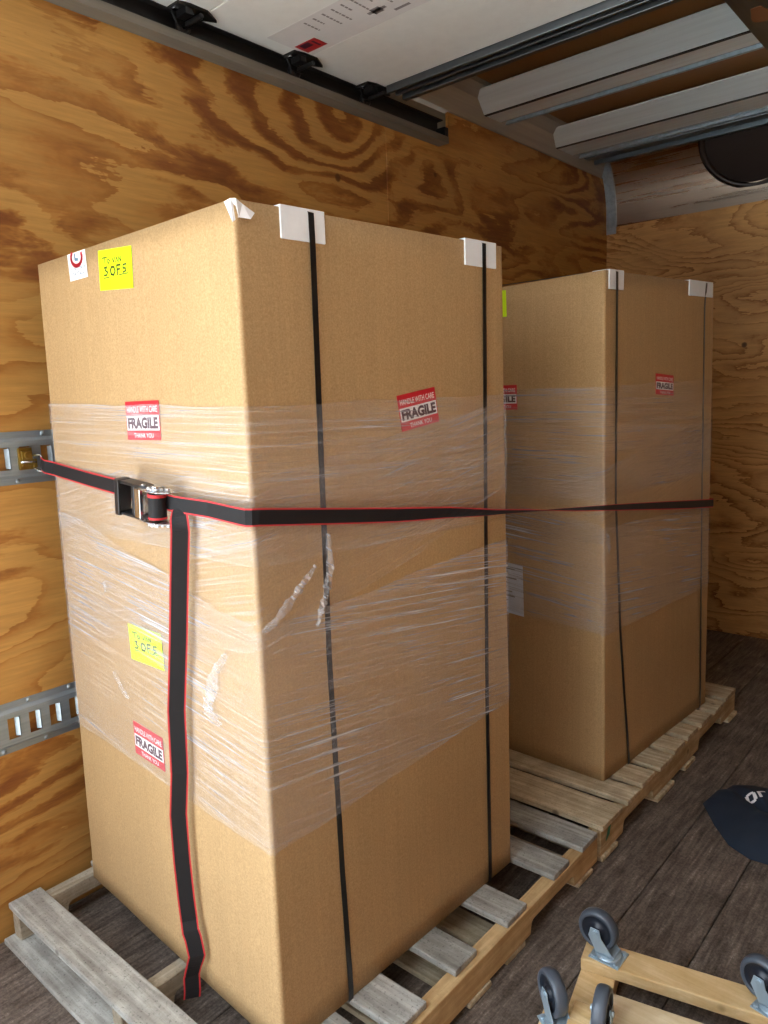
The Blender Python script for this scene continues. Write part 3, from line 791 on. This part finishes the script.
# ------------------------------------------------------------------ pallets
def board(parent, x0, x1, y0, y1, z0, z1, mat, name='deck_board', seed=0, bv=.003):
    rr = random.Random(seed); a = MB(); n = 8
    # slightly wavy sawn plank
    long_x = (x1-x0) > (y1-y0)
    vs = []
    for i in range(n+1):
        q = i/n; w = [rr.uniform(-.0012, .0012) for _ in range(4)]
        if long_x:
            x = x0+(x1-x0)*q + (rr.uniform(-.003, .003) if i in (0, n) else 0)
            vs += [(x, y0+w[0], z0), (x, y1+w[1], z0), (x, y1+w[1], z1+w[2]*.4), (x, y0+w[0], z1+w[3]*.4)]
        else:
            y = y0+(y1-y0)*q
            vs += [(x0+w[0], y, z0), (x1+w[1], y, z0), (x1+w[1], y, z1+w[2]*.4), (x0+w[0], y, z1+w[3]*.4)]
    fs = [(i*4+k, i*4+(k+1) % 4, (i+1)*4+(k+1) % 4, (i+1)*4+k) for i in range(n) for k in range(4)] + [(3,2,1,0), (4*n, 4*n+1, 4*n+2, 4*n+3)]
    a.add(vs, fs); return obj(name, a, mat, parent, bevel=bv)
def stringer(parent, x0, x1, y0, y1, z0, z1, notches, mat, depth=.034):
    pts = [(y0, z0)]; r = .014
    for a_, b_ in notches:
        pts += [(a_, z0)]
        for k in range(5): q = PI/2*k/4; pts.append((a_+.004+r-r*math.cos(q), z0+depth-r+r*math.sin(q)))
        for k in range(5): q = PI/2*k/4; pts.append((b_-.004-r+r*math.sin(q), z0+depth-r+r*math.cos(q)))
        pts += [(b_, z0)]
    pts += [(y1, z0), (y1, z1), (y0, z1)]
    a = MB(); a.prism([(x0, y, z) for y, z in pts], (x1-x0, 0, 0)); return obj('stringer', a, mat, parent, bevel=.0025)
P1 = thing('wooden_pallet', 'grey weathered wood pallet with wide board gaps under the near carton', 'pallet', (.53, .44, 0), 'wooden pallets on the truck bed')
zd0, zd1 = .090, .106
for k, (y0, y1, x1) in enumerate([(-.157,-.074,1.03), (.064,.122,1.035), (.163,.256,1.03), (.357,.441,1.034), (.553,.643,1.04), (.774,.860,1.04), (.928,1.022,1.043)]):
    board(P1, .018, x1, y0, y1, zd0, zd1, GREY_WOOD, seed=k)
for x0, x1, mt in ((.022, .060, GREY_Y), (.505, .543, GREY_Y), (1.006, 1.044, YEL_Y)):
    stringer(P1, x0, x1, -.150, 1.022, .0155, .0895, [(.0-.028, .20), (.655, .885)], mt)
for k, (y0, y1) in enumerate([(-.176,-.080), (.215,.305), (.385,.472), (.545,.630), (.90,.990)]):
    board(P1, .016, 1.046, y0, y1, .0005, .0150, GREY_WOOD if k < 1 else PALE_WOOD, 'bottom_board', seed=20+k)
P2 = thing('wooden_pallet', 'pale wood pallet with tight deck boards under the far carton', 'pallet', (.56, 1.67, 0), 'wooden pallets on the truck bed')
zd0, zd1 = .093, .110
for k, (y0, y1) in enumerate([(1.040,1.194), (1.207,1.317), (1.331,1.449), (1.465,1.589), (1.606,1.720), (1.735,1.852), (1.870,1.998), (2.012,2.137), (2.150,2.298)]):
    board(P2, .03, 1.047+.003*math.sin(k*2.2), y0+.008, y1-.007, zd0, zd1, PALE_WOOD, seed=40+k)
for x0, x1 in ((.035, .073), (.52, .558), (1.004, 1.043)):
    stringer(P2, x0, x1, 1.046, 2.292, .0155, .0925, [(1.20, 1.435), (1.86, 2.12)], PALE_Y, .036)
for k, (y0, y1) in enumerate([(1.045,1.150), (1.445,1.595), (1.700,1.805), (2.18,2.29)]):
    board(P2, .03, 1.052, y0, y1, .0005, .0150, PALE_WOOD, 'bottom_board', seed=60+k)
a = MB(); a.add([(1.0445, 1.075, .05), (1.0445, 1.10, .062), (1.0445, 1.108, .088), (1.0445, 1.092, .086)], [(0,1,2,3)]); a.add([(1.0455, 1.075, .05), (1.0455, 1.10, .062), (1.0455, 1.108, .088), (1.0455, 1.092, .086)], [(3,2,1,0)])
obj('green_paint_mark', a, GREEN, P2, recalc=False)

# ------------------------------------------------------------------ cargo strap with ratchet
CS = thing('ratchet_strap', 'black cargo strap with red edges and a ratchet, around both cartons', 'strap', (.6, -.02, 1.15))
def ribbon(parent, name, pts, w=.034, th=.0014, sub=5):
    """pts: (centre, width direction)"""
    P = [V(p[0]) for p in pts]; D = [V(p[1]).normalized() for p in pts]; cs = []; ds = []
    def cr(a, b, c, d, t): return .5*((2*b) + (c-a)*t + (2*a-5*b+4*c-d)*t*t + (3*b-a-3*c+d)*t*t*t)
    for i in range(len(P)-1):
        for k in range(sub):
            t = k/sub; g = lambda L, j: L[max(0, min(len(L)-1, j))]
            short = (P[i+1]-P[i]).length < .035
            cs.append(P[i].lerp(P[i+1], t) if True else cr(g(P,i-1), P[i], P[i+1], g(P,i+2), t))
            ds.append(D[i].lerp(D[i+1], t).normalized())
    cs.append(P[-1]); ds.append(D[-1])
    a = MB(); L = len(cs); cols = (-.5, -.41, .41, .5)
    rings = []
    for i in range(L):
        t_ = (cs[min(i+1, L-1)]-cs[max(i-1, 0)]).normalized(); d = (ds[i]-t_*ds[i].dot(t_)).normalized(); nn = t_.cross(d)
        rings.append([cs[i]+d*w*c+nn*th/2 for c in cols] + [cs[i]+d*w*c-nn*th/2 for c in reversed(cols)])
    for i in range(L-1):
        for k in range(8):
            mi = 0 if k in (1, 5) else 1
            a.add([rings[i][k], rings[i][(k+1) % 8], rings[i+1][(k+1) % 8], rings[i+1][k]], [(0,1,2,3)], mi)
    for r_, rev in ((rings[0], 1), (rings[-1], 0)): a.add(r_, [(0,1,2,3,4,5,6,7)], 0)
    return obj(name, a, [WEBK, WEBR], parent, recalc=True)
Z_ = V((0,0,1))
def tw(deg, tx=0): q = math.radians(deg); return V((math.sin(q), 0, math.cos(q)))
ribbon(CS, 'short_webbing', [((.052,.030,1.200), (.1,0,1)), ((.085,.022,1.195), Z_), ((.115,.030,1.190), Z_), ((.30,.021,1.174), Z_), ((.43,.010,1.166), Z_), ((.55,-.001,1.156), Z_)], .034)
ribbon(CS, 'long_webbing', [((.660,-.018,1.152), Z_), ((.685,-.016,1.149), Z_), ((.78,-.012,1.146), Z_), ((.880,-.0215,1.142), Z_), ((.899,-.0225,1.1415), Z_), ((.907,-.015,1.141), Z_), ((.9095,-.002,1.140), Z_),
    ((.9145,.17,1.117), Z_), ((.922,.34,1.095), tw(10)), ((.9325,.50,1.078), tw(32)), ((.943,.66,1.056), tw(58)), ((.9475,.80,1.040), tw(72)), ((.955,1.03,1.012), tw(100)), ((.966,1.26,.986), tw(116)), ((.975,1.42,.968), tw(128)),
    ((.9815,1.60,.947), tw(140)), ((.994,1.82,.922), tw(156)), ((1.001,2.03,.899), tw(170)), ((1.001,2.074,.894), tw(180)), ((.996,2.092,.893), tw(180)), ((.985,2.098,.892), tw(180)), ((.25,2.135,.86), tw(180)), ((.04,2.16,.85), tw(180))], .031)
wd = V((.55, .83, 0))
ribbon(CS, 'tail_webbing', [((0.690,-.012,1.150), (.2,.3,1)), ((0.704,-.022,1.128), (.7,.5,.2)), ((0.710,-.026,1.10), wd), ((0.698,-.026,1.03), wd), ((0.674,-.026,.88), wd), ((0.648,-.026,.735), wd), ((0.640,-.026,.60), wd), ((0.623,-.026,.505), wd), ((0.622,-.026,.40), wd),
    ((0.626,-.026,.315), wd), ((0.630,-.026,.268), (.5,.85,.1)), ((0.638,-.030,.250), (.6,.8,-.1)), ((0.642,-.028,.235), wd), ((0.648,-.026,.195), wd), ((0.638,-.030,.165), (.4,.9,.1)), ((0.628,-.030,.140), (.35,.9,0)), ((0.626,-.030,.105), (.45,.85,0)), ((0.622,-.030,.085), (.5,.8,.2))], .035)
# end fitting in the track
a = MB(); a.box(.0125, .020, -.008, .026, 1.186, 1.240).box(.020, .030, -.004, .022, 1.196, 1.232); a.cyl((.030, .009, 1.222), .009, .006, (1,0,0), 16); a.box(.0125, .030, .024, .032, 1.19, 1.212)
obj('track_fitting', a, YZINC, CS, bevel=.0015)
a = MB(); a.tube([(.030,.022,1.220), (.040,.033,1.222), (.052,.033,1.218), (.052,.032,1.182), (.040,.032,1.180), (.030,.022,1.190)], .0028, 8); a.tube([(.030,-.008,1.206), (.033,.010,1.206), (.033,.028,1.204)], .0026, 8)
obj('wire_hook', a, ZINC, CS, smooth=True)
# the ratchet itself : tilted a little with the strap
rb = bpy.data.objects.new('ratchet_buckle', None); COL.objects.link(rb); rb.parent = CS; rb['label'] = 'black handled zinc ratchet buckle'
def rp(s, n_, h):   # s along strap from buckle left end, n_ out of the face, h height
    base = V((.512, .001, 1.158)); e = V((.226, -.013, -.021)); L = e.length; e.normalize(); up_ = (Z_ - e*e.z).normalized(); out = e.cross(up_)
    if out.y > 0: out = -out
    return base + e*s + out*n_ + up_*h
def rbox(mb, s0, s1, n0, n1, h0, h1, mi=0): mb.hexa([rp(s, n_, h) for h in (h0, h1) for s, n_ in ((s0,n0),(s1,n0),(s1,n1),(s0,n1))], mi)
a = MB()
for h in (-.034, .028):   # handle cheeks, pentagonal
    a.prism([rp(s, n_, h) for s, n_ in ((.0, .018), (.014, .042), (.10, .038), (.13, .020), (.10, .006), (.02, .008))], rp(0,0,.006)-rp(0,0,0))
a.prism([rp(s, n_, -.036) for s, n_ in ((-.004, .014), (.012, .046), (.030, .046), (.018, .012))], rp(0,0,.072)-rp(0,0,0))
rbox(a, .062, .074, .018, .036, -.030, .030)
obj('handle', a, BLACK, rb, bevel=.0025)
a = MB()
for h in (-.031, .0285):
    a.prism([rp(s, n_, h) for s, n_ in ((.085, .004), (.085, .030), (.105, .044), (.135, .047), (.165, .040), (.180, .022), (.176, .004))], rp(0,0,.0025)-rp(0,0,0))
rbox(a, .088, .108, .036, .043, -.028, .028); rbox(a, .078, .086, .004, .032, -.028, .028)
obj('frame', a, ZINC, rb, bevel=.001)
a = MB(); up_ = rp(0,0,1)-rp(0,0,0)
a.cyl(rp(.140,.024,-.024), .017, .048, up_, 24, mi=0); a.cyl(rp(.140,.024,.018), .0178, .006, up_, 24, mi=1); a.cyl(rp(.140,.024,-.024), .0178, .004, up_, 24, mi=1)
obj('spool_webbing', a, [WEBK, WEBR], rb)
a = MB()
for h in (-.038, .031):
    a.cyl(rp(.140,.024,h), .010, .007, up_, 8); a.cyl(rp(.10,.030,h+.001), .004, .005, up_, 10); a.cyl(rp(.168,.018,h+.001), .004, .005, up_, 10)
    for q in range(10):
        an = 2*PI*q/10; a.cyl(rp(.140+.016*math.cos(an), .024+.016*math.sin(an), h+.001), .0035, .004, up_, 6)
obj('ratchet_wheel', a, ZINC, rb)

# ------------------------------------------------------------------ dollies lying wheels up
def caster(parent, base, swivel, label=None, R=.044, tilt=0.0):
    """upside-down swivel caster: plate on the board, wheel up"""
    M = Matrix.Translation(V(base)) @ Matrix.Rotation(swivel, 4, 'Z')
    T = lambda x, y, z: M @ V((x, y, z))
    ax = (M.to_3x3() @ V((0, 1, 0)))
    root = bpy.data.objects.new('caster', None); COL.objects.link(root); root.parent = parent
    if label: root['label'] = label
    a = MB(); a.prism([T(x, y, .0) for x, y in ((-.034,-.030),(.034,-.030),(.034,.030),(-.034,.030))], (0,0,.003))
    for sx in (-.026, .026):
        for sy in (-.022, .022): a.cyl(T(sx, sy, .003), .0055, .004, (0,0,1), 8)
    a.lathe(T(0, 0, .003), (0,0,1), [(.026, 0), (.029, .003), (.027, .006), (.020, .008), (.0, .008)], 28)
    obj('mounting_plate', a, CZINC, root, bevel=.0006)
    h = .056; ox = .024
    a = MB()
    for sy in (-.0185, .0165):
        a.prism([T(-.020, sy, .012), T(.022, sy, .012), T(ox+.016, sy, h-.012), T(ox+.011, sy, h+.009), T(ox-.009, sy, h+.009), T(ox-.014, sy, h-.010)], ax*.002)
    a.prism([T(-.020, -.0185, .012), T(.022, -.0185, .012), T(.022, .0185, .012), T(-.020, .0185, .012)], (0,0,.003))
    a.cyl(T(ox, -.022, h), .0055, .044, ax, 12)
    obj('fork', a, CZINC, root, bevel=.0006)
    a = MB(); a.lathe(T(ox, 0, h), ax, [(R-.010, -.0135), (R-.003, -.0130), (R, -.008), (R+.001, 0), (R, .008), (R-.003, .0130), (R-.010, .0135)], 40, closed=True)
    w = obj('tyre', a, RUBBER, root, smooth=True)
    a = MB(); a.lathe(T(ox, 0, h), ax, [(.007, -.014), (.012, -.014), (.014, -.009), (R-.012, -.008), (R-.009, -.0125), (R-.009, .0125), (R-.012, .008), (.014, .009), (.012, .014), (.007, .014)], 36, closed=True)
    obj('wheel_hub', a, HUBM, root, smooth=True)
    return root
th = math.radians(13); U = V((math.cos(th), math.sin(th), 0)); Vv = V((-math.sin(th), math.cos(th), 0))
def pb(parent, o_, l, w, z0, z1, name='frame_board', mat=None, bv=.003):
    o_ = V(o_); a = MB(); a.hexa([tuple(o_ + U*a_ + Vv*b_ + V((0,0,z))) for z in (z0, z1) for a_, b_ in ((0,0),(l,0),(l,w),(0,w))])
    return obj(name, a, mat or PINE, parent, bevel=bv)
DA = thing('furniture_dolly', 'wooden furniture dolly lying wheels up, with the wheel nearest the pallets', 'dolly', (1.4, .5, 0), 'upturned wooden dollies')
OA = V((1.214, .575, 0))
pb(DA, OA, .46, .072, .062, .090)
pb(DA, OA - Vv*.235 + U*(-.035), .50, .078, .062, .090)
pb(DA, OA - Vv*.235 + U*.0, .075, .313, .034, .0615, 'cross_board')
pb(DA, OA - Vv*.235 + U*.34, .075, .313, .034, .0615, 'cross_board')
pb(DA, OA - Vv*.235 + U*.004, .067, .313, .001, .0335, 'cross_board'); pb(DA, OA - Vv*.235 + U*.344, .067, .313, .001, .0335, 'cross_board')
caster(DA, OA + U*.054 + Vv*.034 + V((0,0,.090)), th+PI*.93, 'wheel nearest the pallets')
caster(DA, OA + U*.380 + Vv*.026 + V((0,0,.090)), th+PI*.86)
caster(DA, OA - Vv*.198 + U*(.004) + V((0,0,.090)), th+PI*.74)
DB = thing('furniture_dolly', 'second pale wooden dolly stacked wheels up on the first, nearest the camera', 'dolly', (1.55, .4, .09), 'upturned wooden dollies')
OB = V((1.352, .360, 0))
pb(DB, OB, .40, .125, .112, .132, mat=PINE_P)
pb(DB, OB - Vv*.20, .40, .09, .112, .132, mat=PINE_P)
pb(DB, OB - Vv*.20 + U*(-.065), .11, .30, .0905, .1115, 'cross_board'); pb(DB, OB - Vv*.20 + U*.33, .07, .30, .0905, .1115, 'cross_board')
caster(DB, OB + U*(.004) + Vv*(.008) + V((0,0,.1118)), th+PI*.50)

# ------------------------------------------------------------------ dark cloth on the floor
out_ = [(1.168,1.527),(1.178,1.60),(1.206,1.672),(1.26,1.716),(1.34,1.74),(1.44,1.70),(1.52,1.60),(1.55,1.47),(1.52,1.36),(1.44,1.318),(1.366,1.312),(1.300,1.345),(1.235,1.425)]
cx, cy = 1.37, 1.52
a = MB(); nr = 12; sub_ = 5
o2 = []
for i in range(len(out_)):
    p, q = out_[i], out_[(i+1) % len(out_)]
    for k in range(sub_): o2.append((p[0]+(q[0]-p[0])*k/sub_, p[1]+(q[1]-p[1])*k/sub_))
n = len(o2); vs = []
for r_ in range(nr+1):
    f = 1 - r_/nr
    for i, (x, y) in enumerate(o2):
        px, py_ = cx+(x-cx)*f, cy+(y-cy)*f
        h = .055*(1-f**2.2)**.6 * (1 + .45*noise.noise(V((px*9, py_*9, 0)))) - .012*math.exp(-((px*.5+py_*.86-1.99+.2*(px-1.3))/.016)**2)*(1-f)**.5*2
        h += .010*abs(noise.noise(V((px*22, py_*14, 3))))*(1-f) + .004
        vs.append((px, py_, h if r_ else .002))
fs = [(r_*n+i, r_*n+(i+1) % n, (r_+1)*n+(i+1) % n, (r_+1)*n+i) for r_ in range(nr) for i in range(n)]
a.add(vs, fs); vb = [(x, y, .0005) for x, y in o2]; a.add(vb, [tuple(range(n))])
a.add([(x, y, .0005) for x, y in o2]+[(x, y, .002) for x, y in o2], [(i, (i+1) % n, n+(i+1) % n, n+i) for i in range(n)])
cl = thing('folded_cap', 'dark navy fabric cap with white lettering lying on the floor', 'cap', (1.37, 1.52, 0))
body = obj('cap_fabric', a, NAVY, cl, smooth=True)
bm = bmesh.new(); bm.from_mesh(body.data); bmesh.ops.remove_doubles(bm, verts=bm.verts, dist=.0003); bmesh.ops.recalc_face_normals(bm, faces=bm.faces); bm.to_mesh(body.data); bm.free()
from mathutils.bvhtree import BVHTree
bvh = BVHTree.FromPolygons([V(v) for v in a.v], a.f)
a = MB(); e1 = V((.86, .50, 0)); e2 = V((-.50, .86, 0)); org = V((1.298, 1.553, 0))
def drape(u_, v_, up=.0015):
    p = org + e1*u_ + e2*v_; hit = bvh.ray_cast(p+V((0,0,1)), V((0,0,-1))); return (hit[0] if hit[0] else p) + V((0,0,up))
def dstroke(pts, w=.009):
    for (u0,v0),(u1,v1) in zip(pts[:-1], pts[1:]):
        d = V((u1-u0, v1-v0)); L = d.length; d /= L; nn = V((-d.y, d.x))*w/2; K = 3
        for k in range(K):
            p, q = V((u0,v0))+d*L*k/K, V((u0,v0))+d*L*(k+1)/K
            a.add([drape(*(p-nn)), drape(*(p+nn)), drape(*(q+nn)), drape(*(q-nn))], [(0,1,2,3)])
dstroke([(0,.03),(0,0),(.02,0),(.02,.03),(0,.03)]); dstroke([(.035,0),(.035,.035)]); dstroke([(.035,.03),(.055,.032)]); dstroke([(.065,0),(.075,.034),(.088,0)]); dstroke([(.10,.0),(.10,.035),(.12,.02)])
obj('white_lettering', a, WHITE, cl, recalc=False)
